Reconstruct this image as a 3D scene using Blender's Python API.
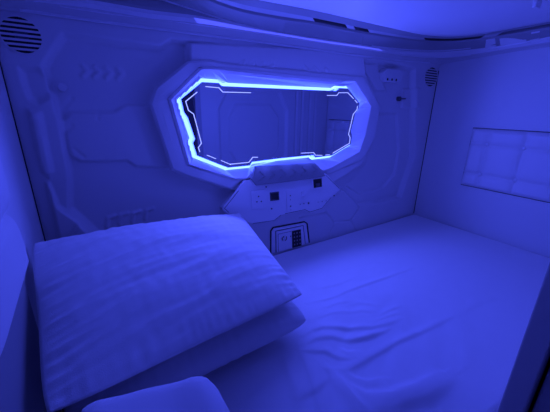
import bpy, bmesh, math, random
import numpy as np
from mathutils import Vector, Matrix, noise

random.seed(4)
SC = bpy.context.scene
COL = SC.collection
for o in list(bpy.data.objects):
    bpy.data.objects.remove(o)

# ---------------------------------------------------------------- camera
F = 294.117
RC = np.array([[0.8393877, -0.54329372, 0.01613133],
               [-0.15904188, -0.27388264, -0.948522],
               [0.51974414, 0.79361214, -0.31630017]])     # rows: camera right, down, forward
CP = np.array([0.1421, -1.0828, 0.6739])
cam = bpy.data.cameras.new('camera')
cam.sensor_fit = 'HORIZONTAL'; cam.sensor_width = 36; cam.lens = 36 * F / 550
cam.clip_start = 0.01
camo = bpy.data.objects.new('camera', cam); COL.objects.link(camo)
M3 = Matrix((RC[0], -RC[1], -RC[2])).transposed()
camo.matrix_world = Matrix.Translation(CP) @ M3.to_4x4()
SC.camera = camo

# ---------------------------------------------------------------- world, exposure
w = bpy.data.worlds.new('world'); SC.world = w; w.use_nodes = True
w.node_tree.nodes['Background'].inputs[0].default_value = (0.06, 0.08, 1, 1)
w.node_tree.nodes['Background'].inputs[1].default_value = 0.12
SC.view_settings.view_transform = 'Standard'
SC.view_settings.look = 'None'
SC.view_settings.gamma = 1
SC.view_settings.use_curve_mapping = False
SC.view_settings.exposure = 0.0

FILL_POWER = 0.067         # each unseen lamp added in front of the mirror ring
FILL_RGB = (0.066, 0.094, 1.0)
RING_RGB = (0.040, 0.082, 1.0)
RING_S = 12.0


# ---------------------------------------------------------------- measuring helpers
def ray(u, v):
    return RC.T @ np.array([u - 275, v - 206, F])


def on(axis, val, u, v):
    r = ray(u, v); i = 'xyz'.index(axis)
    return Vector(CP + (val - CP[i]) / r[i] * r)


def W(u, v, d=0.0):      # a point on the back wall, d metres proud of it
    return on('y', -d, u, v)


def WL(pts, d=0.0):
    return [(p.x, p.z) for p in (W(u, v, d) for u, v in pts)]


# ---------------------------------------------------------------- materials
def mat(name, col, rough=0.5, metal=0.0, bump=0.0, bscale=60, emis=None, es=0, sheen=0, var=0.0, coat=0):
    m = bpy.data.materials.new(name); m.use_nodes = True
    nt = m.node_tree; b = nt.nodes['Principled BSDF']
    b.inputs['Base Color'].default_value = (*col, 1)
    b.inputs['Roughness'].default_value = rough
    b.inputs['Metallic'].default_value = metal
    if coat: b.inputs['Coat Weight'].default_value = coat
    if sheen: b.inputs['Sheen Weight'].default_value = sheen
    tc = nt.nodes.new('ShaderNodeTexCoord')
    if bump:
        n = nt.nodes.new('ShaderNodeTexNoise'); n.inputs['Scale'].default_value = bscale
        n.inputs['Detail'].default_value = 6
        bp = nt.nodes.new('ShaderNodeBump'); bp.inputs['Strength'].default_value = bump
        bp.inputs['Distance'].default_value = 0.002
        nt.links.new(tc.outputs['Object'], n.inputs['Vector'])
        nt.links.new(n.outputs['Fac'], bp.inputs['Height'])
        nt.links.new(bp.outputs['Normal'], b.inputs['Normal'])
    if var:
        n2 = nt.nodes.new('ShaderNodeTexNoise'); n2.inputs['Scale'].default_value = 4
        n2.inputs['Detail'].default_value = 3
        mx = nt.nodes.new('ShaderNodeMix'); mx.data_type = 'RGBA'
        mx.inputs[6].default_value = (*[c * (1 - var) for c in col], 1)
        mx.inputs[7].default_value = (*[min(1, c * (1 + var)) for c in col], 1)
        nt.links.new(tc.outputs['Object'], n2.inputs['Vector'])
        nt.links.new(n2.outputs['Fac'], mx.inputs[0])
        nt.links.new(mx.outputs[2], b.inputs['Base Color'])
    if emis:
        b.inputs['Emission Color'].default_value = (*emis, 1)
        b.inputs['Emission Strength'].default_value = es
    return m


M = {
    'wall': mat('white_plastic_wall', (.72, .70, .72), .32, bump=.15, bscale=250, var=.03),
    'shell': mat('smooth_white_shell', (.74, .73, .75), .45, bump=.05, bscale=200, var=.02),
    'trim': mat('cornice_plastic', (.60, .58, .60), .45, var=.03),
    'trim_dark': mat('cornice_grey_plastic', (.33, .325, .34), .5, var=.03),
    'bezel': mat('bezel_plastic', (.78, .76, .8), .35),
    'bezel2': mat('outer_frame_plastic', (.70, .68, .71), .35),
    'mirror': mat('mirror_glass', (.58, .60, .64), .015, metal=1),
    'mirror_edge': mat('mirror_edge', (.02, .02, .03), .2),
    'led': mat('led_strip', (.8, .8, .8), .5, emis=RING_RGB, es=RING_S),
    'accent': mat('cornice_light_strip', (.8, .8, .85), .5, emis=(.085, .10, 1.0), es=.62),
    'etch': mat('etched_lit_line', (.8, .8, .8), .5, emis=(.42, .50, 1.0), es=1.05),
    'panel': mat('console_plastic', (.88, .86, .9), .38, var=.02),
    'hood': mat('console_hood_plastic', (.32, .315, .335), .5, bump=.1),
    'black': mat('black_plastic', (.012, .012, .015), .35),
    'groove': mat('groove_shadow_gap', (.10, .10, .12), .7),
    'screen': mat('dark_screen', (.01, .01, .012), .12, coat=.5),
    'linen': mat('white_cotton', (.78, .77, .80), .92, bump=.25, bscale=500, sheen=.2),
    'sheet': mat('white_bed_sheet', (.82, .80, .82), .85, bump=.25, bscale=420, sheen=.15),
    'leather': mat('white_padded_vinyl', (.78, .76, .78), .5, bump=.12, bscale=180),
    'jamb': mat('grey_frame_plastic', (.5, .49, .52), .4),
    'metal': mat('brushed_metal', (.6, .6, .62), .3, metal=1),
    'rubber': mat('dark_rubber', (.03, .03, .035), .8),
}


# ---------------------------------------------------------------- object helpers
def link(name, me, m, parent=None, smooth=False):
    o = bpy.data.objects.new(name, me); COL.objects.link(o)
    if m: me.materials.append(M[m])
    if smooth:
        me.polygons.foreach_set('use_smooth', [True] * len(me.polygons))
    if parent:
        o.parent = parent
        o.matrix_parent_inverse = Matrix.Translation(-parent.location)
    return o


def pydata(name, vs, fs, m, parent=None, smooth=False):
    me = bpy.data.meshes.new(name); me.from_pydata([tuple(v) for v in vs], [], fs); me.update()
    bm = bmesh.new(); bm.from_mesh(me); bmesh.ops.recalc_face_normals(bm, faces=bm.faces); bm.to_mesh(me); bm.free()
    return link(name, me, m, parent, smooth)


def frombm(name, bm, m, parent=None, smooth=False):
    bmesh.ops.recalc_face_normals(bm, faces=bm.faces)
    me = bpy.data.meshes.new(name); bm.to_mesh(me); bm.free()
    return link(name, me, m, parent, smooth)


def thing(name, label, cat, loc, group=None):
    o = bpy.data.objects.new(name, None); COL.objects.link(o)
    o.location = loc; o.empty_display_size = .02
    o['label'] = label; o['category'] = cat
    if group: o['group'] = group
    return o


def tag(o, label, cat, group=None):
    o['label'] = label; o['category'] = cat
    if group: o['group'] = group
    return o


def struct(o):
    o['kind'] = 'structure'; return o


def bevel(o, wdt, seg=2, ang=30):
    b = o.modifiers.new('bevel', 'BEVEL'); b.width = wdt; b.segments = seg
    b.limit_method = 'ANGLE'; b.angle_limit = math.radians(ang)
    return o


def plate(bm, pts, d0, d1):
    """prism on the back wall: pts are (x, z); from depth d0 (back) to d1 (front)"""
    a = [bm.verts.new((x, -d0, z)) for x, z in pts]
    b = [bm.verts.new((x, -d1, z)) for x, z in pts]
    n = len(pts)
    bm.faces.new(a); bm.faces.new(b)
    for i in range(n):
        bm.faces.new((a[i], a[(i + 1) % n], b[(i + 1) % n], b[i]))


def plate_obj(name, px, d0, d1, m, parent=None, bev=0.0, seg=2):
    bm = bmesh.new(); plate(bm, WL(px, d1), d0, d1)
    o = frombm(name, bm, m, parent)
    if bev: bevel(o, bev, seg)
    return o


def box(bm, lo, hi):
    vs = [bm.verts.new((x, y, z)) for x in (lo[0], hi[0]) for y in (lo[1], hi[1]) for z in (lo[2], hi[2])]
    for f in ((0, 1, 3, 2), (4, 6, 7, 5), (0, 4, 5, 1), (2, 3, 7, 6), (0, 2, 6, 4), (1, 5, 7, 3)):
        bm.faces.new([vs[i] for i in f])


def box_obj(name, lo, hi, m, parent=None, bev=0.0, seg=2):
    bm = bmesh.new(); box(bm, lo, hi); o = frombm(name, bm, m, parent)
    if bev: bevel(o, bev, seg)
    return o


def disc(bm, c, r, d0, d1, n=28):
    plate(bm, [(c[0] + r * math.cos(2 * math.pi * i / n), c[1] + r * math.sin(2 * math.pi * i / n)) for i in range(n)], d0, d1)


def disc_obj(name, c, r, d0, d1, m, parent=None, bev=0.0, n=28):
    bm = bmesh.new(); disc(bm, c, r, d0, d1, n); o = frombm(name, bm, m, parent)
    if bev: bevel(o, bev)
    return o


def stroke(bm, pts, wd, d0, d1, closed=False):
    """thin raised line following (x,z) points"""
    n = len(pts); P = [np.array(p) for p in pts]; L = []; R = []
    for i in range(n):
        if closed: a, b = P[i - 1], P[(i + 1) % n]
        else: a, b = P[max(i - 1, 0)], P[min(i + 1, n - 1)]
        t1 = P[i] - a; t2 = b - P[i]
        t1 = t1 / (np.linalg.norm(t1) or 1); t2 = t2 / (np.linalg.norm(t2) or 1)
        t = t1 + t2; t = t / (np.linalg.norm(t) or 1); nn = np.array([-t[1], t[0]])
        ref = t2 if np.linalg.norm(t2) > 0 else t1
        k = 1 / max(.5, abs(np.dot(nn, np.array([-ref[1], ref[0]]))))
        L.append(P[i] + nn * wd / 2 * k); R.append(P[i] - nn * wd / 2 * k)
    m = n if closed else n - 1
    v = [[bm.verts.new((p[0], -d, p[1])) for p in S] for S in (L, R) for d in (d0, d1)]
    l0, l1, r0, r1 = v
    for i in range(m):
        j = (i + 1) % n
        bm.faces.new((l1[i], l1[j], r1[j], r1[i])); bm.faces.new((l0[i], r0[i], r0[j], l0[j]))
        bm.faces.new((l0[i], l0[j], l1[j], l1[i])); bm.faces.new((r0[i], r1[i], r1[j], r0[j]))
    if not closed:
        bm.faces.new((l0[0], l1[0], r1[0], r0[0])); bm.faces.new((l0[-1], r0[-1], r1[-1], l1[-1]))


def stroke_obj(name, px, wd, d0, d1, m, parent=None, closed=False):
    bm = bmesh.new(); stroke(bm, WL(px, d1), wd, d0, d1, closed)
    return frombm(name, bm, m, parent)


# ---------------------------------------------------------------- signed distance on a grid (for moulded relief)
def sdf_poly(X, Z, pts):
    d = np.full(X.shape, 1e9); inside = np.zeros(X.shape, bool); n = len(pts)
    for i in range(n):
        ax, az = pts[i]; bx, bz = pts[(i + 1) % n]
        ex, ez = bx - ax, bz - az
        t = np.clip(((X - ax) * ex + (Z - az) * ez) / (ex * ex + ez * ez + 1e-12), 0, 1)
        d = np.minimum(d, np.hypot(X - ax - t * ex, Z - az - t * ez))
        c = ((az > Z) != (bz > Z)) & (X < (bx - ax) * (Z - az) / (bz - az + 1e-12) + ax)
        inside ^= c
    return np.where(inside, d, -d)        # positive inside


def sdf_line(X, Z, pts):
    d = np.full(X.shape, 1e9)
    for (ax, az), (bx, bz) in zip(pts[:-1], pts[1:]):
        ex, ez = bx - ax, bz - az
        t = np.clip(((X - ax) * ex + (Z - az) * ez) / (ex * ex + ez * ez + 1e-12), 0, 1)
        d = np.minimum(d, np.hypot(X - ax - t * ex, Z - az - t * ez))
    return d


def ramp(d, wd):
    return np.clip(d / wd, 0, 1)


def grid_faces(nx, nz):
    i = np.arange(nx - 1)[:, None] * nz + np.arange(nz - 1)[None, :]
    i = i.ravel()
    return np.stack([i, i + nz, i + nz + 1, i + 1], 1).tolist()


def grid_mesh(name, V, nx, nz, m, parent=None, smooth=True, flip=False):
    fs = grid_faces(nx, nz)
    if flip: fs = [f[::-1] for f in fs]
    me = bpy.data.meshes.new(name); me.from_pydata(V.tolist(), [], fs); me.update()
    return link(name, me, m, parent, smooth)


# ---------------------------------------------------------------- floor, walls
ZB = -0.13            # underside of the mattress
XL, XR = 0.0, 2.0
YF = -0.960           # inner face of the front wall
struct(box_obj('floor', (-.06, -1.05, ZB - .06), (2.06, .06, ZB), 'jamb'))

# moulded back wall
x = np.arange(XL, XR + .0001, .004); z = np.arange(ZB, 1.10, .004)
X, Z = np.meshgrid(x, z, indexing='ij')
D = np.zeros_like(X)
REC = WL([(62, 32), (160, 45), (172, 38), (220, 44), (300, 53), (378, 60), (416, 68), (415, 157), (401, 199),
          (360, 207), (345, 192), (232, 205), (222, 226), (98, 238), (68, 211), (67, 172), (57, 118), (41, 64)])
D -= .034 * ramp(sdf_poly(X, Z, REC), .013)
POCK = WL([(17, 66), (38, 66), (52, 77), (57, 92), (50, 100), (38, 106), (28, 100), (21, 83)])
D -= .016 * ramp(sdf_poly(X, Z, POCK), .014)
C1 = WL([(26, 107), (42, 110), (55, 172), (50, 180), (41, 172)])
D += .020 * ramp(sdf_poly(X, Z, C1), .010)
C2 = WL([(45, 182), (50, 181), (60, 205), (76, 216), (97, 235), (80, 262), (62, 255)])
D += .020 * ramp(sdf_poly(X, Z, C2), .010)
TR2 = WL([(78, 217), (98, 234), (84, 246), (70, 236)])
D += .012 * ramp(sdf_poly(X, Z, TR2), .012)
IP = WL([(59, 121), (70, 111), (115, 111), (126, 104), (200, 104), (200, 171), (137, 169), (128, 163), (80, 164), (70, 158)])
D += .012 * ramp(sdf_poly(X, Z, IP), .008)
FACE = [(244, 180.5), (222, 209.5), (229, 215.5), (252, 224), (274, 221.5), (281, 215.5), (305, 210.5), (311, 213), (323, 209), (332, 197), (341, 189), (326, 173.5)]
FC = sdf_poly(X, Z, WL(FACE))
# raised surround of the mirror
SUR = WL([(187, 40), (188, 64), (155, 89), (150, 104), (172, 170), (184, 175), (225, 190), (262, 200), (330, 186),
          (362, 166), (374, 140), (381, 106), (366, 74), (364, 50)])
sdS = sdf_poly(X, Z, SUR)
base = np.where(sdS > 0, -.034, D)
D = np.maximum(D, -.034 + .040 * ramp(sdS, .010))
D = np.maximum(D, -.034 + .058 * ramp(FC - .002, .008))
MIRR = WL([(204, 76), (345, 86), (352, 86), (365, 108), (356, 148), (330, 162), (250, 170), (230, 173), (193, 160), (177, 100)])
D = np.where(sdf_poly(X, Z, MIRR) > 0, -.034, D)
# notch blocks and panel edges on the right of the mirror
RP = WL([(374, 113), (403, 113), (405, 150), (400, 176), (388, 190), (364, 197), (350, 188), (370, 165), (379, 135)])
D -= .014 * ramp(sdf_poly(X, Z, RP), .012)
RB = WL([(408, 88), (420, 88), (419, 109), (405, 109)])
D += .010 * ramp(sdf_poly(X, Z, RB), .006)
D += .010 * ramp(sdf_poly(X, Z, WL([(368, 62), (384, 62), (384, 74), (392, 92), (380, 92), (368, 72)])), .01)
for ln in ([(360, 207), (351, 221), (335, 222), (326, 212)], [(351, 221), (356, 231)], [(335, 222), (328, 235)],
           [(326, 212), (300, 217)]):
    dd = sdf_line(X, Z, WL(ln)); D -= .006 * np.clip(1 - dd / .008, 0, 1)
for ln in ([(63, 109), (72, 98)], [(72, 126), (63, 136)], [(100, 113), (98, 119)], [(74, 150), (84, 158)],
           [(158, 112), (166, 142)]):
    dd = sdf_line(X, Z, WL(ln)); D -= .004 * np.clip(1 - dd / .007, 0, 1)


def chev(u, v, s=1.0, right=True):
    k = 1 if right else -1
    return [(u - 3 * k * s, v - 5 * s), (u + 2 * k * s, v), (u - 3 * k * s, v + 5 * s)]


for u, v in ((86, 70), (98, 71), (110, 72), (122, 73)):
    D += .005 * np.clip(1.4 - sdf_line(X, Z, WL(chev(u, v))) / .006, 0, 1)
for u, v, r in ((241, 66, 0), (251, 67, 0), (260, 68, 0), (270, 69, 0), (306, 71, 1), (316, 72, 1), (327, 73, 1)):
    D += .005 * np.clip(1.4 - sdf_line(X, Z, WL(chev(u, v, .8, r))) / .006, 0, 1)
for u, v in ((112, 224), (125, 221), (138, 219), (151, 216)):
    D += .006 * np.clip(1.4 - sdf_line(X, Z, WL([(u - 4, v + 6), (u - 3, v - 3), (u + 4, v - 5)])) / .006, 0, 1)
# soft flare into the cornice
D += .02 * np.clip((Z - .905) / .06, 0, 1) ** 2
V = np.stack([X.ravel(), -D.ravel(), Z.ravel()], 1)
wb = grid_mesh('wall_back', V, len(x), len(z), 'wall', flip=True)
struct(wb)
struct(box_obj('wall_backing', (-.06, .06, ZB), (2.06, .08, 1.2), 'wall')).name = 'wall_rear'

# right wall, left wall
struct(box_obj('wall_right', (XR, -1.05, ZB), (XR + .06, .06, 1.2), 'shell'))
struct(box_obj('wall_left', (XL - .06, -1.05, ZB), (XL, .06, 1.2), 'shell'))
# shadow gaps in the corners
struct(box_obj('trim_3', (XL, -.006, 0.0), (XL + .0022, .0, .9), 'rubber'))
struct(box_obj('trim_4', (XR - .002, -.004, 0.0), (XR, .0, .9), 'rubber'))

struct(box_obj('lower_panel_left', (XL, -.95, .002), (XL + .006, -.40, .378), 'trim_dark', bev=.002))  # dark grey panel added on the lower left wall

# front wall (seen in the mirror) and the jamb of the entrance
fx = np.arange(.856, XR + .001, .006); fz = np.arange(ZB, 1.10, .006)
FX, FZ = np.meshgrid(fx, fz, indexing='ij')
FD = np.zeros_like(FX)
FD -= .02 * ramp(sdf_poly(FX, FZ, [(.98, .30), (1.06, .16), (1.50, .16), (1.58, .30), (1.58, .66), (1.50, .80), (1.06, .80), (.98, .66)]), .02)
FD += .012 * ramp(sdf_poly(FX, FZ, [(1.06, .36), (1.12, .26), (1.42, .26), (1.50, .36), (1.50, .60), (1.42, .70), (1.12, .70), (1.06, .60)]), .01)
for xx in (1.66, 1.72, 1.80, 1.86):
    FD -= .012 * np.clip(1 - np.abs(FX - xx) / .009, 0, 1)
FV = np.stack([FX.ravel(), YF + FD.ravel(), FZ.ravel()], 1)
wf = grid_mesh('wall_front', FV, len(fx), len(fz), 'wall')
struct(wf)
struct(box_obj('door_jamb', (.818, -.998, ZB), (.858, YF + .002, 1.06), 'jamb', bev=.003)).name = 'trim_5'
struct(box_obj('trim_6', (.842, -1.06, ZB), (2.0, -1.004, 1.06), 'jamb', bev=.004))


# ---------------------------------------------------------------- cornice and ceiling
def rad(d):              # corner radius of the line running d metres inside the walls
    return .03 + 1.9 * d + d


def sd(px_, py_, r):
    a = px_ - (XR - r); b = py_ + r
    if a > 0 and b > 0: return r - math.hypot(a, b)
    return r - max(a, b)


def hit(u, v, d):
    r = ray(u, v); t0, t1 = 1e-5, .05
    for _ in range(45):
        t = (t0 + t1) / 2; p = CP + t * r
        if sd(p[0], p[1], rad(d)) > d: t0 = t
        else: t1 = t
    return CP + t0 * r


RAILS = {
    'a': (.0, [(0, 8), (80, 19), (120, 25), (150, 28), (200, 35), (220, 37.5), (250, 41), (300, 48), (350, 55), (400, 61), (440, 64), (480, 57), (520, 50), (550, 46)]),
    'b': (.035, [(0, -2), (100, 10), (150, 19.5), (172, 21), (196, 23), (240, 30), (282, 36), (320, 42.5), (375, 50), (400, 55), (440, 58), (470, 55), (490, 52), (520, 47), (550, 42)]),
    'c': (.06, [(0, -12), (100, 4), (150, 13), (200, 18), (225, 23), (280, 34), (320, 40), (375, 48), (400, 52), (440, 53.5), (480, 50), (520, 44), (550, 38)]),
    'd': (.085, [(0, -60), (100, -22), (150, -5), (165, 0), (200, 11), (232, 22), (282, 33), (308, 36.5), (360, 44), (400, 49), (440, 51), (480, 47), (520, 42), (550, 36)]),
    'e': (.13, [(0, -95), (100, -50), (150, -30), (215, 2.5), (240, 11), (285, 19), (313, 22.5), (345, 29.5), (370, 34), (409, 40), (425, 41.5), (450, 42.5), (480, 39.5), (500, 36.5), (550, 28)]),
    'f': (.15, [(0, -105), (100, -60), (150, -36), (200, -8), (240, 4.5), (285, 13), (313, 18), (345, 24.5), (365, 29), (409, 37), (450, 39.5), (485, 36), (505, 32), (550, 24)]),
    'g': (.175, [(0, -125), (100, -72), (150, -46), (200, -19), (250, -1), (300, 8), (320, 12), (344, 17.6), (387, 27.5), (420, 35), (450, 37.5), (485, 34.5), (505, 30), (550, 22)]),
}


def rail(k, s=None):
    """rail k sampled at the stations s: arc length along the rounded corner line, smoothed"""
    d, pl = RAILS[k]; P = np.array(pl, float)
    us = np.linspace(P[0, 0], 550, 150)
    vs = np.interp(us, P[:, 0], P[:, 1])
    kr = np.ones(7) / 7; vp = np.pad(vs, 3, mode='edge'); vp[:3] = vs[0]; vp[-3:] = vs[-1]
    vs[3:-3] = np.convolve(vp, kr, 'valid')[3:-3]
    P3 = np.array([hit(u, v, d) for u, v in zip(us, vs)])
    return P3


def station(d, s):
    """point on the offset-d path: s in 0..1 along the back wall, 1..2 the corner arc, 2..3 along the right wall"""
    r = rad(d); rr = r - d
    if s <= 1: return (s * (XR - r), -d)
    if s <= 2:
        a = (s - 1) * math.pi / 2
        return (XR - r + rr * math.sin(a), -r + rr * math.cos(a))
    return (XR - d, -r - (s - 2) * (.955 - r))


def prm(x_, y_, d):
    r = rad(d); a = x_ - (XR - r); b = y_ + r
    if a > 0 and b > 0: return 1 + math.atan2(a, b) / (math.pi / 2)
    if a > 0 and a > b: return 2 + (-r - y_) / (.955 - r)
    return x_ / (XR - r)


SS = np.concatenate([np.linspace(0, 1, 90), np.linspace(1, 2, 24)[1:], np.linspace(2, 3, 40)[1:]])
ZR = {}
for k in RAILS:
    P3 = rail(k); s_ = np.array([prm(p[0], p[1], RAILS[k][0]) for p in P3]); o_ = np.argsort(s_)
    zz = np.interp(SS, s_[o_], P3[o_, 2])
    for _ in range(3): zz[1:-1] = (zz[:-2] + zz[1:-1] * 2 + zz[2:]) / 4
    ZR[k] = zz


def loft(name, rows, m, parent=None, smooth=False):
    """rows: list of (d, z array) over the stations SS"""
    vs = []
    for d, zz in rows:
        for s_, zv in zip(SS, zz):
            px_, py_ = station(d, s_); vs.append((px_, py_, zv))
    n = len(SS); fs = []
    m_ = len(rows)
    for j in range(m_):
        k = (j + 1) % m_
        for i in range(n - 1):
            fs.append((j * n + i, j * n + i + 1, k * n + i + 1, k * n + i))
    fs.append([j * n for j in range(m_)]); fs.append([j * n + n - 1 for j in range(m_)])
    return pydata(name, vs, fs, m, parent, smooth)


TOP = np.full(len(SS), 1.12)
A_, B_, C_, D_, E_, F_, G_ = (ZR[k] for k in 'abcdefg')
# lower cornice against the wall, with its thin bead
loft('trim_1', [(.0005, A_ - .004), (.006, A_ - .003), (.008, A_), (.011, A_ + .003), (.033, B_ - .003), (.036, B_), (.037, B_ + .012), (.0005, B_ + .03)], 'trim')['kind'] = 'structure'
# pale reveal strip
loft('trim_2', [(.034, B_ + .001), (.036, B_ + .001), (.060, np.maximum(C_, B_ + .002)), (.062, C_ + .006), (.04, C_ + .02), (.034, C_ + .02)], 'bezel')['kind'] = 'structure'
# dark console nose
loft('trim_7', [(.060, C_ + .004), (.066, C_ + .012), (.080, D_ + .012), (.082, D_ + .002), (.085, D_), (.090, D_ + .001),
                (.128, E_ - .003), (.132, E_ + .004), (.128, E_ + .014), (.05, TOP - .04), (.04, TOP - .04)], 'trim_dark')['kind'] = 'structure'


def strip(name, s0, s1, rows, m):
    n_ = 24; ss = np.linspace(s0, s1, n_); vs = []
    for d, zz in rows:
        for s_, zv in zip(ss, np.interp(ss, SS, zz)):
            a, b = station(d, s_); vs.append((a, b, zv))
    fs = []; m_ = len(rows)
    for j in range(m_):
        k = (j + 1) % m_
        for i in range(n_ - 1): fs.append((j * n_ + i, j * n_ + i + 1, k * n_ + i + 1, k * n_ + i))
    fs.append([j * n_ for j in range(m_)]); fs.append([j * n_ + n_ - 1 for j in range(m_)])
    return pydata(name, vs, fs, m)


def su(u, v, d):
    p = hit(u, v, d); return prm(p[0], p[1], d)


for i, (u0, v0, u1, v1) in enumerate(((150, -5, 282, 33), (308, 36.5, 362, 44), (372, 45.5, 470, 49))):  # thin pale beads added to paint highlights along the nose edge
    strip('trim_%d' % (8 + i), su(u0, v0, .085), su(u1, v1, .085), [(.082, D_ - .003), (.082, D_ + .002), (.087, D_ + .002), (.087, D_ - .003)], 'bezel')['kind'] = 'structure'
tag(strip('light_strip', su(194, 17.5, .06), su(380, 48.5, .06), [(.038, B_ + .0005), (.060, np.maximum(C_, B_ + .002) - .0008), (.060, C_ + .004), (.038, B_ + .006)], 'accent'),
    'thin faint blue light strip tucked under the cornice nose above the mirror', 'light strip')
for i, (k_, dd_, u0, v0, u1, v1) in enumerate((('a', .010, 20, 11, 430, 63), ('c', .058, 40, -6, 192, 17), ('b', .034, 60, 5, 470, 55))):  # more pale beads, added as highlight streaks on the cornice edges
    strip('trim_%d' % (20 + i), su(u0, v0, dd_), su(u1, v1, dd_), [(dd_ - .004, ZR[k_] - .0035), (dd_ - .004, ZR[k_] + .003), (dd_ + .002, ZR[k_] + .003), (dd_ + .002, ZR[k_] - .0025)], 'bezel')['kind'] = 'structure'
# pale inner wall showing through the slot under the ceiling
for i, (u0, v0, u1, v1) in enumerate(((160, -25, 313, 21), (346, 28, 354, 29), (368, 32, 424, 40), (484, 38, 500, 35))):
    strip('trim_%d' % (12 + i), su(u0, v0, .14), su(u1, v1, .14), [(.128, E_ + .006), (.131, E_ + .004), (.152, F_ + .007), (.150, F_ + .010)], 'jamb')['kind'] = 'structure'

# ceiling: dark lip, then a shallow dome over the bed
loft('trim_11', [(.150, F_ + .06), (.149, F_ + .003), (.152, F_), (.173, G_), (.176, G_ + .003), (.176, G_ + .06)], 'trim_dark')['kind'] = 'structure'
rows = [(.174, G_ + .04), (.1745, G_ + .001), (.19, G_ + .003), (.22, G_ + .010)]
vs = []; n = len(SS)
for d, zz in rows:
    for s_, zv in zip(SS, zz):
        a, b = station(d, s_); vs.append((a, b, zv))
cx, cy = .85, -.62
K = 10
for k in range(1, K + 1):
    t = k / K
    for s_, zv in zip(SS, rows[-1][1]):
        a, b = station(.22, s_)
        # shrink towards a spine line near the front of the pod
        tx = min(max(a, .0), 1.5); ty = -1.05
        q = (a + (tx - a) * t, b + (ty - b) * t)
        vs.append((q[0], q[1], zv + (1.045 - zv) * math.sin(min(1, t * 1.3) * math.pi / 2)))
m_ = len(rows) + K; fs = []
for j in range(m_ - 1):
    for i in range(n - 1):
        fs.append((j * n + i, j * n + i + 1, (j + 1) * n + i + 1, (j + 1) * n + i))
me = bpy.data.meshes.new('ceiling'); me.from_pydata(vs, [], fs); me.update()
bm = bmesh.new(); bm.from_mesh(me); bmesh.ops.remove_doubles(bm, verts=bm.verts, dist=.0005)
bmesh.ops.recalc_face_normals(bm, faces=bm.faces); bm.to_mesh(me); bm.free()
ce = link('ceiling', me, 'shell', smooth=True); struct(ce)
struct(box_obj('ceiling_top', (-.06, -1.05, 1.12), (2.06, .08, 1.16), 'jamb')).name = 'ceiling_slab'


def cornice_block(lo, hi, d0, d1, k0, k1, m, label, cat='panel', group=None):
    """plate lying on the cornice; lo / hi: stations of its two lower and two upper corners"""
    n_ = 10; vs = []
    for d, (a0, a1), (k, off) in ((d0, lo, k0), (d1, hi, k1), (d1, hi, (k1[0], k1[1] + .014)), (d0, lo, (k0[0], k0[1] + .014))):
        ss = np.linspace(a0, a1, n_); zz = np.interp(ss, SS, ZR[k]) + off
        for s_, zv in zip(ss, zz):
            a, b = station(d, s_); vs.append((a, b, zv))
    fs = []
    for j in range(4):
        k = (j + 1) % 4
        for i in range(n_ - 1): fs.append((j * n_ + i, j * n_ + i + 1, k * n_ + i + 1, k * n_ + i))
    fs.append([j * n_ for j in range(4)]); fs.append([j * n_ + n_ - 1 for j in range(4)])
    o = pydata('cornice_panel', vs, fs, m); bevel(o, .0015)
    return tag(o, label, cat, group)


def corners(l0, l1, h0, h1, dl, dh):
    return (su(*l0, dl), su(*l1, dl)), (su(*h0, dh), su(*h1, dh))


for l0, l1, h0, h1, dl, dh, kl, kh, m, lab in (
        ((284, 31), (362, 43), (285, 20), (364, 33.5), .092, .127, ('d', -.003), ('e', -.003), 'trim_dark', 'long dark cover plate on the cornice nose above the mirror'),
        ((485, 48), (496, 47), (486, 40), (495, 39), .066, .126, ('d', -.006), ('e', -.006), 'shell', 'narrow raised clip block on the cornice over the right wall, nearest the corner'),
        ((500, 46.5), (526, 42.5), (499, 38), (528, 33), .084, .124, ('d', -.004), ('e', -.004), 'shell', 'wide pale cover plate on the cornice over the right wall'),
        ((529, 43), (539, 41), (531, 33), (540, 31), .066, .126, ('d', -.006), ('e', -.006), 'shell', 'narrow raised clip block on the cornice at the right edge of the photo')):
    lo, hi = corners(l0, l1, h0, h1, dl, dh)
    cornice_block(lo, hi, dl, dh, kl, kh, m, lab)

# small pale block added on the ceiling
p = on('z', 1.012, 537, 4)
hk = tag(box_obj('ceiling_block', (p.x - .02, p.y - .006, 1.0), (p.x + .02, p.y + .006, 1.04), 'shell', bev=.003),
         'tiny pale block on the ceiling near the top right corner', 'clip')

# ---------------------------------------------------------------- mirror with its light ring, and lamps added before it
GL = [(202, 82), (219, 83), (221.5, 86), (336, 91), (340, 88), (348, 88.5), (359.5, 103), (359, 108), (355.5, 113),
      (351, 131), (352, 136), (351, 144), (332, 155.5), (315.5, 157.5), (313.5, 155), (279, 158.5), (252, 162),
      (250, 165.5), (228, 167.7), (197, 155.5), (193, 143), (195, 139), (188, 118), (184, 112), (181, 99)]
BZ = [(202, 70), (218, 70.5), (223, 73.5), (338, 84.5), (343, 82), (355, 81.5), (371, 107), (365, 135), (359, 152),
      (330, 168), (323, 170), (313, 163), (252, 172), (247, 177.5), (236, 178), (190, 164), (172, 100)]
DG = .010            # mirror face, metres proud of the wall line
gl = WL(GL, DG); bz = WL(BZ, .034)
ctr = (sum(p[0] for p in gl) / len(gl), sum(p[1] for p in gl) / len(gl))


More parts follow.
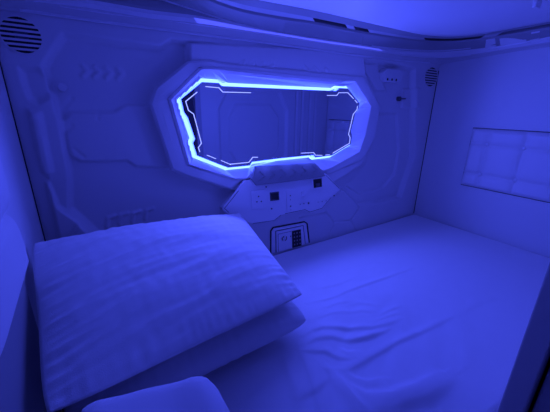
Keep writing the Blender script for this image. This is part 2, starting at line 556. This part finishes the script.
def offset(pts, k):
    out = []
    n = len(pts); A = sum(pts[i][0] * pts[(i + 1) % n][1] - pts[(i + 1) % n][0] * pts[i][1] for i in range(n))
    sg = -1 if A > 0 else 1
    for i in range(n):
        a, b, c = np.array(pts[i - 1]), np.array(pts[i]), np.array(pts[(i + 1) % n])
        t1 = (b - a) / np.linalg.norm(b - a); t2 = (c - b) / np.linalg.norm(c - b)
        n1 = np.array([-t1[1], t1[0]]) * sg; n2 = np.array([-t2[1], t2[0]]) * sg
        m_ = n1 + n2; m_ /= np.linalg.norm(m_)
        out.append(tuple(b + m_ * k / max(.6, float(np.dot(m_, n1)))))
    return out


def radial(pts, ang):
    out = []
    dx, dz = math.cos(ang), math.sin(ang); best = 0
    n = len(pts)
    for i in range(n):
        ax, az = pts[i][0] - ctr[0], pts[i][1] - ctr[1]
        bx, bz_ = pts[(i + 1) % n][0] - ctr[0], pts[(i + 1) % n][1] - ctr[1]
        ex, ez = bx - ax, bz_ - az
        den = dx * ez - dz * ex
        if abs(den) < 1e-12: continue
        t = (ax * ez - az * ex) / den; s_ = (ax * dz - az * dx) / den
        if -1e-9 <= s_ <= 1 + 1e-9 and t > best: best = t
    return (ctr[0] + dx * best, ctr[1] + dz * best)


led_in = offset(gl, .0015); led_out = offset(gl, .0125)
angs = sorted(set(round(math.atan2(p[1] - ctr[1], p[0] - ctr[0]), 5) for p in gl + bz + led_out))


def ring_rows(name, rows, m, parent):
    """rows: (polygon, depth); lofted by angle about the mirror's centre"""
    vs = []
    for pts, d in rows:
        for a in angs:
            q = radial(pts, a); vs.append((q[0], -d, q[1]))
    n = len(angs); fs = []
    for j in range(len(rows)):
        k = (j + 1) % len(rows)
        for i in range(n):
            fs.append((j * n + i, j * n + (i + 1) % n, k * n + (i + 1) % n, k * n + i))
    return pydata(name, vs, fs, m, parent)


mir = thing('mirror', 'wide angular wall mirror with a glowing blue-white light ring', 'mirror', (ctr[0], -.01, ctr[1]))
bm = bmesh.new(); plate(bm, gl, -.03, DG); frombm('glass', bm, 'mirror', mir)
ring_rows('light_strip', [(led_in, -.022), (led_in, -.010), (led_out, -.010), (led_out, -.022)], 'led', mir)
mid = [((a[0] * .45 + b[0] * .55), (a[1] * .45 + b[1] * .55)) for a, b in zip([radial(led_out, t) for t in angs], [radial(bz, t) for t in angs])]
bzr = [radial(bz, t) for t in angs]


bz_out = offset(bz, .010)
ring_rows('bezel', [(offset(gl, .0128), -.03), (offset(gl, .0128), -.009), (bz, .034), (offset(bz, .003), .035), (bz_out, .028), (bz_out, -.03)], 'bezel', mir)
OFR = WL([(188, 61), (155, 88), (150, 104), (172, 170), (184, 175), (232, 189.5), (240, 182.5), (250, 180), (313, 169.5), (328, 174.5), (362, 160),
          (375, 138), (380, 106), (364, 77), (346, 75), (223, 63), (211, 60)], .014)
angs0 = angs
angs = sorted(set(angs0 + [round(math.atan2(p_[1] - ctr[1], p_[0] - ctr[0]), 5) for p_ in OFR]))
ring_rows('outer_frame', [(offset(bz, .0102), .004), (offset(bz, .0102), .024), (offset(OFR, -.006), .018), (OFR, .012), (OFR, .004)], 'bezel2', mir)
angs = angs0
for ln in ([(163, 112), (168, 128), (172, 141)], [(160, 96), (176, 84)], [(190, 70), (199, 64.5)], [(368, 96), (372, 108)]):
    stroke_obj('frame_groove', ln, .004, .015, .0215, 'wall', mir)
for ln in ([(205.5, 86.5), (219, 87.8), (222.8, 92), (251, 92.7)],
           [(197.3, 92), (185.8, 101.4), (188.6, 110.5), (193.7, 114), (201.5, 143.3), (198.4, 147.7), (200, 152)],
           [(207, 155.2), (216, 158.8)],
           [(221, 160.4), (230, 164.3), (248.9, 162.4), (252.9, 157.3), (258, 157.3)],
           [(327, 95.4), (337, 95.4), (338.9, 92.7), (348, 92.7), (353.8, 98.7)], [(355.0, 100), (357.4, 102.9)],
           [(357.6, 106), (357.2, 109.6), (353.4, 114.2), (348.7, 134.2), (350.3, 137.8), (349.6, 143.3), (332.8, 153.2)],
           [(330, 154.8), (325.5, 155)], [(322.5, 155.3), (315.7, 155.3), (313.7, 152.6), (301, 153.2)]):
    stroke_obj('etched_line', ln, .0026, DG, DG + .0012, 'etch', mir)

# unseen spot lamps added in front of the ring to light the pod
pts = offset(gl, .006); per = []
n = len(pts)
tot = sum(math.dist(pts[i], pts[(i + 1) % n]) for i in range(n)); NL = 20
acc = 0; nxt = tot / NL / 2
for i in range(n):
    a, b = pts[i], pts[(i + 1) % n]; l = math.dist(a, b)
    while nxt <= acc + l:
        t = (nxt - acc) / l; per.append((a[0] + (b[0] - a[0]) * t, a[1] + (b[1] - a[1]) * t)); nxt += tot / NL
    acc += l
for i, (a, b) in enumerate(per):
    ld = bpy.data.lights.new('ring_fill', 'SPOT'); ld.energy = FILL_POWER * 4 * math.pi; ld.color = FILL_RGB
    ld.spot_size = math.radians(170); ld.spot_blend = .38; ld.shadow_soft_size = 0.0
    lo = bpy.data.objects.new('ring_fill', ld); COL.objects.link(lo)
    lo.location = (a, -.060, b); lo.rotation_euler = (math.radians(-90), 0, 0)   # faces -y
    lo.rotation_euler = Vector((0, -1, 0)).to_track_quat('-Z', 'Y').to_euler()
    lo.parent = mir; lo.matrix_parent_inverse = Matrix.Translation(-mir.location)

for i, (a, b) in enumerate(per):  # weak unseen point lamps added to graze the wall relief and bezel
    ld = bpy.data.lights.new('wall_fill', 'POINT'); ld.energy = FILL_POWER * .11 * 4 * math.pi; ld.color = FILL_RGB
    ld.shadow_soft_size = 0.0
    lo = bpy.data.objects.new('wall_fill', ld); COL.objects.link(lo)
    lo.location = (a, -.085, b); lo.parent = mir; lo.matrix_parent_inverse = Matrix.Translation(-mir.location)

# ---------------------------------------------------------------- control console under the mirror
CF = .034
cp = thing('control_panel', 'angular white control console with sockets and buttons under the mirror', 'control panel', W(285, 200, 0))
plate_obj('face_plate', FACE, .0246, CF, 'panel', cp, bev=.004)
HOOD = [(256, 166.5), (251.5, 179), (256.5, 185.8), (290, 181.8), (310, 179), (326, 176.2), (322.7, 170.5), (315.5, 163)]
plate_obj('hood', HOOD, .0355, .050, 'hood', cp, bev=.004)
for i in range(6):
    u = 262 + i * 10.5; v = 175.5 - i * 1.15
    stroke_obj('chevron_ridge', [(u - 2.5, v + 4.2), (u + 3.2, v + .2), (u - 1.5, v - 4.0)], .004, .048, .0530, 'hood', cp)
for ln in ([(238.6, 190.7), (224.5, 208.5), (229, 212.5)], [(253, 223.4), (274, 220.6), (281, 215)], [(285, 213.8), (305, 209.6), (310, 212), (322, 208.3), (331, 197.5)],
           [(325.6, 175), (339.5, 188.6)]):
    stroke_obj('seam_line', ln, .0022, CF - .002, CF + .0006, 'groove', cp)
o = plate_obj('socket_plate', [(251, 191.5), (265, 189.7), (266.2, 207.5), (252, 209.8)], CF, CF + .003, 'panel', cp, bev=.001)
for u, v in ((256.9, 201.8), (261.3, 201.4), (258.6, 196.5)):
    c = WL([(u, v)], CF + .003)[0]
    disc_obj('socket_hole', c, .0032, CF + .002, CF + .0036, 'black', o, n=12)
o = plate_obj('display', [(270, 192.6), (279, 191.6), (279.4, 200), (270.6, 201.2)], CF, CF + .003, 'groove', cp, bev=.001)
plate_obj('screen', [(271.2, 193.6), (278.4, 192.8), (278.7, 198.8), (271.6, 199.9)], CF, CF + .0038, 'screen', o)
o = plate_obj('socket_plate', [(286, 190), (295, 189), (296.4, 211), (287.4, 212.2)], CF, CF + .003, 'panel', cp, bev=.001)
for u, v, s in ((290.3, 195.6, .0030), (290.4, 199.8, .0018), (290.6, 206.2, .0036), (290.8, 209.8, .0018)):
    c = WL([(u, v)], CF + .003)[0]
    disc_obj('socket_hole', c, s, CF + .002, CF + .0036, 'black', o, n=12)
c = WL([(303.4, 193.6)], CF)[0]
o = disc_obj('dial', c, .015, CF, CF + .008, 'panel', cp, bev=.002)
disc_obj('dial_cap', c, .009, CF + .007, CF + .011, 'panel', o, bev=.0015)
for u, v, s in ((266, 186.8, .0032), (271.5, 208.6, .0036), (303.8, 203.6, .0024), (308.4, 203, .0044), (300, 204.2, .002), (334, 195.6, .0034), (318, 202, .0018), (322, 201.4, .0018), (326, 200.8, .0018)):
    c = WL([(u, v)], CF)[0]
    disc_obj('button', c, s, CF - .001, CF + .0025, 'groove', cp, n=14)
o = plate_obj('card_switch', [(312, 178.2), (322.5, 177.0), (323, 188.0), (312.8, 189.6)], CF, CF + .008, 'panel', cp, bev=.0015)
plate_obj('switch_window', [(313.2, 179.6), (321.6, 178.4), (322.1, 186.6), (313.9, 188.0)], CF + .004, CF + .009, 'screen', o)
plate_obj('switch_rocker', [(316, 183.6), (320, 183.1), (320.2, 186.6), (316.4, 187.1)], CF + .008, CF + .0105, 'groove', o)

# ---------------------------------------------------------------- safe
sf = thing('wall_safe', 'small grey wall safe with keypad just above the mattress', 'safe', W(290, 245, 0))
def clipz(px, d, zmin=.004):
    return [(a, max(b, zmin)) for a, b in WL(px, d)]
def safe_part(name, px, d0, d1, m, parent, bev=0):
    bm = bmesh.new(); plate(bm, clipz(px, d1), d0, d1); o = frombm(name, bm, m, parent)
    if bev: bevel(o, bev)
    return o
SO = [(270.6, 262), (270.8, 231), (273.2, 227.6), (304.5, 221.8), (307.2, 223.5), (309, 250)]
bm = bmesh.new(); stroke(bm, clipz(SO, .003, .003), .0048, -.001, .004); frombm('gasket', bm, 'rubber', sf)
safe_part('surround', [(271.6, 262), (271.8, 231.8), (274, 228.6), (304, 222.8), (306.2, 224.2), (308, 250)], .0, .003, 'panel', sf)
sdoor = safe_part('door', [(276.6, 262), (276.4, 231.8), (302.8, 226.2), (304.6, 252)], .003, .009, 'panel', sf, .0012)
bm = bmesh.new(); stroke(bm, clipz([(275.8, 260), (275.6, 231.2), (303.2, 225.4), (305, 250)], .004, .004), .0022, .002, .0045); frombm('door_gap', bm, 'groove', sf)
bm = bmesh.new(); stroke(bm, clipz([(278.3, 260), (278.1, 234.2), (291.6, 231.2)], .0095, .006), .0018, .008, .0096); frombm('inset_line', bm, 'groove', sdoor)
kp = safe_part('keypad', [(292.6, 248.0), (292.2, 231.4), (300.9, 229.4), (301.7, 245.6)], .009, .012, 'black', sf, .0006)
for r in range(4):
    for c_ in range(3):
        u = 294.2 + c_ * 2.75 + r * .12; v = 233.4 + r * 3.7 - c_ * .58
        q = WL([(u, v)], .012)[0]
        bm = bmesh.new(); plate(bm, [(q[0] - .0030, max(q[1] - .0036, .005)), (q[0] + .0030, max(q[1] - .0036, .005)), (q[0] + .0030, max(q[1], .005) + .0036), (q[0] - .0030, max(q[1], .005) + .0036)], .0115, .0136)
        frombm('key', bm, 'hood', kp)
q = WL([(284, 238.2)], .009)[0]
kn = disc_obj('lock_dial', q, .0165, .009, .013, 'panel', sf, bev=.001)
for a0 in (100, 280):
    bm = bmesh.new(); stroke(bm, [(q[0] + .0125 * math.cos(math.radians(a0 + t)), q[1] + .0125 * math.sin(math.radians(a0 + t))) for t in range(0, 130, 12)], .004, .0128, .0142)
    frombm('dial_groove', bm, 'black', kn)
bm = bmesh.new(); stroke(bm, [(q[0] - .003, q[1] - .008), (q[0] + .003, q[1] + .008)], .005, .0128, .018); frombm('dial_grip', bm, 'panel', kn)
q = WL([(290.6, 236.2)], .009)[0]; disc_obj('keyhole', q, .0032, .0085, .0105, 'black', sf, n=12)


# ---------------------------------------------------------------- speaker grilles
def grille(label, cu, cv, r, rz, nsl, hub):
    c = WL([(cu, cv)], .002)[0]
    t = thing('speaker_grille', label, 'speaker grille', (c[0], 0, c[1]))
    n_ = 36; el = [(c[0] + r * math.cos(2 * math.pi * i / n_), c[1] + rz * math.sin(2 * math.pi * i / n_)) for i in range(n_)]
    bm = bmesh.new(); plate(bm, el, -.001, .0012); frombm('backing', bm, 'black', t)
    bm = bmesh.new(); stroke(bm, el, .004, .0, .0035, closed=True); frombm('rim', bm, 'wall', t)
    pitch = 2 * rz / nsl
    for i in range(nsl - 1):
        zz = c[1] - rz + pitch * (i + 1); hw = r * math.sqrt(max(0, 1 - ((zz - c[1]) / rz) ** 2))
        bm = bmesh.new(); plate(bm, [(c[0] - hw, zz - pitch * .25), (c[0] + hw, zz - pitch * .25), (c[0] + hw, zz + pitch * .25), (c[0] - hw, zz + pitch * .25)], .001, .004)
        bevel(frombm('slat', bm, 'wall', t), .0006)
    if hub:
        bm = bmesh.new(); plate(bm, [(c[0] - r * .33, c[1] - pitch * .9), (c[0] + r * .33, c[1] - pitch * .9), (c[0] + r * .33, c[1] + pitch * .9), (c[0] - r * .33, c[1] + pitch * .9)], .001, .0036)
        frombm('hub', bm, 'groove', t)
    return t


aL = WL([(0, 34), (43, 37), (21, 16.5), (22, 54)], .002)
grille('large round slotted grille high in the left corner', 21.3, 35.3, (aL[1][0] - aL[0][0]) / 2, (aL[2][1] - aL[3][1]) / 2, 8, True)
aR = WL([(424.5, 77), (437.5, 77), (431, 67), (431, 87)], .002)
grille('narrow slotted grille high in the right corner', 431.2, 77, (aR[1][0] - aR[0][0]) / 2, (aR[2][1] - aR[3][1]) / 2, 8, False)

# fixture with three holes
RZ = -.034
c = WL([(393, 76)], 0)[0]
wl = thing('air_nozzle', 'small rounded wall fixture with three dark holes right of the mirror', 'fixture', (c[0], .03, c[1]))
plate_obj('housing', [(384, 72), (387, 68.5), (400, 69.5), (403, 74), (401, 81), (398, 82.5), (387, 81.5), (384.5, 79)], RZ, .006, 'shell', wl, bev=.004, seg=3)
for u, v in ((387.6, 79.2), (392.0, 79.6), (396.2, 80.0)):
    q = WL([(u, v)], .006)[0]; disc_obj('hole', q, .0062, .004, .0068, 'black', wl, n=14)
c = WL([(400.6, 98.8)], RZ + .02)[0]
hk = thing('coat_hook', 'small dark round hook with a short bar right of the mirror', 'hook', (c[0], .03, c[1]))
disc_obj('rosette', c, .0125, RZ - .002, RZ + .02, 'groove', hk, bev=.003)
bm = bmesh.new(); stroke(bm, [(c[0], c[1]), (c[0] + .045, c[1] + .002)], .007, RZ + .012, RZ + .024); bevel(frombm('bar', bm, 'groove', hk), .002)
c = WL([(62, 87)], 0)[0]
disc_obj('round_knob', c, .013, RZ, -.012, 'wall', wb, bev=.004)


# ---------------------------------------------------------------- mattress with its creased sheet
def at0(u, v):
    p = on('z', 0, u, v); return (p.x, p.y)


x = np.arange(.006, XR - .003, .004); y = np.arange(YF + .004, -.003, .004)
X, Y = np.meshgrid(x, y, indexing='ij')
H = np.zeros_like(X)


def crease(px, h, wd, taper=True, side=0.0):
    """a fold of the sheet along pixel-traced points: height h, half width wd; side adds a soft slope on one flank"""
    global H
    P = [at0(*p) for p in px]
    best = np.full(X.shape, 1e9); tt = np.zeros(X.shape); sg = np.zeros(X.shape)
    L = 0; seg = []
    for a, b in zip(P[:-1], P[1:]):
        l = math.dist(a, b); seg.append((a, b, L, l)); L += l
    for a, b, l0, l in seg:
        ex, ey = b[0] - a[0], b[1] - a[1]
        t = np.clip(((X - a[0]) * ex + (Y - a[1]) * ey) / (l * l), 0, 1)
        qx, qy = X - a[0] - t * ex, Y - a[1] - t * ey
        d = np.hypot(qx, qy); c = ex * qy - ey * qx
        mk = d < best; best = np.where(mk, d, best); tt = np.where(mk, (l0 + t * l) / L, tt); sg = np.where(mk, np.sign(c), sg)
    env = np.sin(np.pi * np.clip(tt * .92 + .04, 0, 1)) ** .7 if taper else 1
    prof = np.exp(-(best / wd) ** 2)
    if side: prof = np.where(sg * side > 0, np.exp(-(best / (wd * 2.8)) ** 2), prof)
    H += h * env * prof


for px, h, wd, sd_ in (
        ([(314, 289), (334, 285), (354, 278)], .0022, .007, 1),
        ([(308, 303), (332, 297.6), (359, 287), (385, 278), (413, 268)], .0042, .006, 1),
        ([(335, 371), (349, 370), (370, 358), (394, 344), (428, 329), (452, 317)], .0060, .0065, 1),
        ([(452, 317), (480, 303), (500, 296)], .0020, .010, 1),
        ([(304, 335.5), (312, 330), (321, 327), (349, 329), (370, 329), (397, 321)], .0085, .0075, 1),
        ([(303, 345), (316, 338), (332, 337), (349, 341), (366, 339), (386, 331)], .0070, .0075, 1),
        ([(301, 351), (325, 351), (339, 358), (350, 359)], .0065, .007, 1),
        ([(349, 343), (366, 339), (383, 332)], .0040, .006, 1),
        ([(341, 348), (348, 353), (356, 352)], .0040, .005, -1),
        ([(333, 372), (340, 381), (349, 387), (366, 396), (390, 397), (418, 387), (440, 374)], .0100, .012, -1),
        ([(345, 372), (354, 378), (366, 382), (384, 379)], .0055, .008, -1),
        ([(336, 376), (346, 390), (356, 401), (368, 412)], .0070, .009, -1),
        ([(360, 410), (390, 408), (425, 396), (452, 378)], .0090, .020, 1),
        ([(349, 306), (358, 303), (376, 305)], .0030, .006, 1),
        ([(344, 313), (360, 311), (372, 312)], .0030, .006, 1),
        ([(378, 316), (388, 311), (399, 307)], .0028, .005, 1),
        ([(368, 323), (384, 318), (400, 313)], .0032, .006, 1),
        ([(316, 318), (330, 313), (348, 311)], .0035, .007, 1),
        ([(320, 309), (338, 303), (352, 301)], .0025, .006, 1),
        ([(299, 350), (305, 362), (311, 377), (318, 401), (322, 414)], .0050, .009, 1),
        ([(283, 352), (288, 368), (297, 391), (300, 410)], .0045, .012, 1),
        ([(322, 366), (330, 372), (334, 384)], .0040, .008, 1),
        ([(300, 398), (316, 390), (328, 378)], .0045, .008, 1),
        ([(262, 412), (268, 390), (272, 368)], .0030, .020, 1),
        ([(240, 404), (256, 392), (262, 376)], .0025, .018, 1),
        ([(410, 250), (450, 246), (500, 250)], .0014, .03, 0),
        ([(360, 262), (385, 250), (420, 240)], .0016, .018, 0),
        ([(340, 270), (372, 262), (402, 262)], .0016, .012, 1)):
    crease(px, h, wd, side=sd_)
# fine cloth rumple, strongest near the pillows
NZ = np.empty(X.shape)
for i in range(X.shape[0]):
    for j in range(X.shape[1]):
        NZ[i, j] = noise.noise((X[i, j] * 4 + Y[i, j] * 3, Y[i, j] * 13 - X[i, j] * 7, 1.3)) + .5 * noise.noise((X[i, j] * 11 + Y[i, j] * 6, Y[i, j] * 26 - X[i, j] * 14, 4.1))
near = np.exp(-(np.hypot(X - .8, (Y + .6) * 1.0) / .36) ** 2)
H += NZ * (.0008 + .0045 * near)
edge = np.minimum(np.minimum(X - .006, XR - .006 - X), np.minimum(-.004 - Y, Y - (YF + .004)))
H -= .022 * (1 - np.clip(edge / .022, 0, 1)) ** 2
H = np.where(H > .03, .03, H)
# press down under the pillows
mt = thing('mattress', 'wide mattress in a creased white fitted sheet', 'mattress', (1.0, -.47, ZB))
V = np.stack([X.ravel(), Y.ravel(), H.ravel()], 1)
nx, ny = X.shape
fs = grid_faces(nx, ny); base_i = len(V)
rim = [i * ny for i in range(nx)] + [(nx - 1) * ny + j for j in range(1, ny)] + [i * ny + ny - 1 for i in range(nx - 2, -1, -1)] + [j for j in range(ny - 2, 0, -1)]
lowv = [(V[k][0], V[k][1], ZB + .001) for k in rim]
nr = len(rim)
for i in range(nr):
    fs.append((rim[i], base_i + i, base_i + (i + 1) % nr, rim[(i + 1) % nr]))
fs.append([base_i + i for i in range(nr)])
me = bpy.data.meshes.new('fitted_sheet'); me.from_pydata(V.tolist() + lowv, [], fs); me.update()
bm = bmesh.new(); bm.from_mesh(me); bmesh.ops.recalc_face_normals(bm, faces=bm.faces); bm.to_mesh(me); bm.free()
link('fitted_sheet', me, 'sheet', mt, True)
Hs = H; hx, hy = x, y


def bed_z(a, b):
    i = int(np.clip((a - hx[0]) / .004, 0, len(hx) - 1)); j = int(np.clip((b - hy[0]) / .004, 0, len(hy) - 1))
    return float(Hs[i, j])


# ---------------------------------------------------------------- tufted cushions
def cushion(name, label, axis_x, sgn, y0, y1, z0, z1, cols, rows_, bulge, edge_t):
    t = thing(name, label, 'cushion', (axis_x, (y0 + y1) / 2, z0), 'padded cushions on the end walls')
    ys = np.linspace(y0, y1, int(abs(y1 - y0) / .004)); zs = np.linspace(z0, z1, int((z1 - z0) / .004))
    Yg, Zg = np.meshgrid(ys, zs, indexing='ij')
    dy = np.full(Yg.shape, 1e9); dz = np.full(Yg.shape, 1e9)
    for c in cols: dy = np.minimum(dy, np.abs(Yg - c))
    for r in rows_: dz = np.minimum(dz, np.abs(Zg - r))
    de = np.minimum(np.minimum(np.abs(Yg - y0), np.abs(Yg - y1)), np.minimum(np.abs(Zg - z0), np.abs(Zg - z1)))
    f = lambda d, wd: 1 - np.exp(-d / wd)
    T = edge_t + bulge * (.45 + .55 * f(dy, .013) * f(dz, .013)) * np.clip(de / .02, 0, 1) ** .5
    db = np.full(Yg.shape, 1e9)
    for c in cols:
        for r in rows_: db = np.minimum(db, np.hypot(Yg - c, Zg - r))
    T -= bulge * .45 * np.exp(-(db / .014) ** 2)
    V = np.stack([np.full(Yg.size, axis_x) - sgn * T.ravel(), Yg.ravel(), Zg.ravel()], 1)
    a, b = Yg.shape; fs = grid_faces(a, b); bi = len(V)
    rim = [i * b for i in range(a)] + [(a - 1) * b + j for j in range(1, b)] + [i * b + b - 1 for i in range(a - 2, -1, -1)] + [j for j in range(b - 2, 0, -1)]
    low = [(axis_x - sgn * .0005, V[k][1], V[k][2]) for k in rim]; nr = len(rim)
    for i in range(nr): fs.append((rim[i], bi + i, bi + (i + 1) % nr, rim[(i + 1) % nr]))
    me = bpy.data.meshes.new('padding'); me.from_pydata(V.tolist() + low, [], fs); me.update()
    bm = bmesh.new(); bm.from_mesh(me); bmesh.ops.recalc_face_normals(bm, faces=bm.faces); bm.to_mesh(me); bm.free()
    link('padding', me, 'leather', t, True)
    # dark border gap
    bm = bmesh.new(); g = .0026
    for lo, hi in (((y0, z0 - g), (y1, z0)), ((y0, z1), (y1, z1 + g))):
        box(bm, (min(axis_x, axis_x - sgn * .003), min(lo[0], hi[0]), lo[1]), (max(axis_x, axis_x - sgn * .003), max(lo[0], hi[0]), hi[1]))
    for yy in (y0, y1):
        box(bm, (min(axis_x, axis_x - sgn * .003), yy - g / 2, z0 - g), (max(axis_x, axis_x - sgn * .003), yy + g / 2, z1 + g))
    frombm('border', bm, 'rubber', t)
    for c in cols:
        for r in rows_:
            bm = bmesh.new(); bmesh.ops.create_uvsphere(bm, u_segments=14, v_segments=8, radius=.0085)
            bmesh.ops.scale(bm, verts=bm.verts, vec=(.5, 1, 1))
            bmesh.ops.translate(bm, verts=bm.verts, vec=(axis_x - sgn * (edge_t + bulge * .12 + .003), c, r))
            frombm('button', bm, 'leather', t, True)
    return t


cushion('wall_cushion', 'white button-tufted cushion set in the right wall', XR, 1, -.262, -.93, .262, .585,
        (-.350, -.515, -.680, -.845), (.340, .503), .027, .002)
cushion('wall_cushion', 'white padded cushion on the left wall above the pillows', XL, -1, -.430, -.93, .385, .62,
        (-.73,), (.50,), .026, .004)


# ---------------------------------------------------------------- pillows
def pillow(name, label, cor, T, seed, pinch=.05, Tb=None, sag=0.0, group='white pillows', full=.58, skew=0.0, rnd=.03):
    """cor: four corner points (far-left, far-right, near-right, near-left) of the seam plane"""
    n_ = 110; cor = [np.array(c, float) for c in cor]
    us = np.linspace(-1, 1, n_); vs = []
    Tb = Tb or T
    for side, TT in ((1, T), (-1, Tb)):
        for i, u in enumerate(us):
            for j, v in enumerate(us):
                # pull the sides in between the corners
                uu = u * (1 - pinch * (1 - v * v)); vv = v * (1 - pinch * 1.1 * (1 - u * u))
                # round off the very corners
                q_ = 1 - rnd * (abs(u) * abs(v)) ** 5; uu *= q_; vv *= q_
                a, b = (uu + 1) / 2, (vv + 1) / 2
                p = (cor[0] * (1 - a) + cor[1] * a) * (1 - b) + (cor[3] * (1 - a) + cor[2] * a) * b
                th = (1 - abs(u) ** 2.6) ** full * (1 - abs(v) ** 2.6) ** full * (1 - skew * v)
                nn = noise.noise((u * 1.6 + seed, v * 5 + u * .8, seed)) * .0045 + noise.noise((u * 3 + 7, v * 13 + u * 2, seed + 3)) * .0020 \
                    + noise.noise((u * 14, v * 5 - u * 4, seed + 9)) * .0012
                e = min(1 - abs(u), 1 - abs(v))
                # gathers running in from the seam
                ga = math.exp(-(1 - abs(u)) / .10) * noise.noise((v * 16, seed, 2)) * .010 + math.exp(-(1 - abs(v)) / .10) * noise.noise((u * 18, seed, 5)) * .008
                k = min(1, e * 9)
                zz = side * (th * TT) + (nn if side > 0 else nn * .4) * k + ga * min(1, e * 14)
                vs.append((p[0], p[1], p[2] + zz - sag * (1 - u * u) * (1 - v * v)))
    fs = []
    for s_ in (0, 1):
        o_ = s_ * n_ * n_
        for i in range(n_ - 1):
            for j in range(n_ - 1):
                q = (o_ + i * n_ + j, o_ + (i + 1) * n_ + j, o_ + (i + 1) * n_ + j + 1, o_ + i * n_ + j + 1)
                fs.append(q if s_ == 0 else q[::-1])
    me = bpy.data.meshes.new(name); me.from_pydata(vs, [], fs); me.update()
    bm = bmesh.new(); bm.from_mesh(me); bmesh.ops.remove_doubles(bm, verts=bm.verts, dist=.0006)
    bmesh.ops.recalc_face_normals(bm, faces=bm.faces); bm.to_mesh(me); bm.free()
    return tag(link(name, me, 'linen', None, True), label, 'pillow', group)


pillow('pillow', 'white pillow directly on the mattress, under the other pillow',
       [(.015, -.06, .13), (.62, -.05, .11), (.655, -.535, .060), (.015, -.57, .08)], .072, 2.0, Tb=.060, full=.44, rnd=.07)
pillow('pillow', 'large creased white pillow lying on top of the other pillow',
       [(.004, -.262, .372), (.655, -.035, .258), (.645, -.492, .130), (.028, -.645, .235)], .060, 5.0, Tb=.050, pinch=.02, skew=.12, full=.72)


# ---------------------------------------------------------------- folded quilt in the foreground
def soft_block(name, label, cat, lo, hi, r, seed, m='linen'):
    bm = bmesh.new(); box(bm, lo, hi)
    bmesh.ops.bevel(bm, geom=bm.edges[:], offset=r, segments=6, affect='EDGES', profile=.5)
    me = bpy.data.meshes.new(name); bmesh.ops.triangulate(bm, faces=[f for f in bm.faces if len(f.verts) > 4])
    bmesh.ops.subdivide_edges(bm, edges=[e for e in bm.edges if e.calc_length() > .04], cuts=12, use_grid_fill=True)
    for v in bm.verts:
        c = v.co
        c.y -= (c.x - .10) * .34
        k = min(1, max(0, c.z / .04))
        c.z += k * (noise.noise((c.x * 7 + seed, c.y * 5, seed)) * .014 + noise.noise((c.x * 18, c.y * 12, seed)) * .004)
        c.x += noise.noise((c.y * 6, c.z * 9, seed + 4)) * .010
        c.y += noise.noise((c.x * 6, c.z * 9, seed + 8)) * .010
    bm.to_mesh(me); bm.free()
    return tag(link(name, me, m, None, True), label, cat)


soft_block('folded_blanket', 'folded white blanket in front of the pillows at the bottom edge', 'blanket',
           (.066, -.94, .002), (.272, -.640, .252), .035, 3)

# dark tip of a cord on the bed at the bottom edge
p = on('z', .01, 229, 413)
bm = bmesh.new(); bmesh.ops.create_uvsphere(bm, u_segments=14, v_segments=10, radius=.008)
bmesh.ops.scale(bm, verts=bm.verts, vec=(1, 2.2, .8)); bmesh.ops.translate(bm, verts=bm.verts, vec=(p.x, p.y - .012, bed_z(p.x, p.y) + .007))
tag(frombm('cord_tip', bm, 'black', smooth=True), 'small black tip on the sheet at the bottom edge', 'cord')
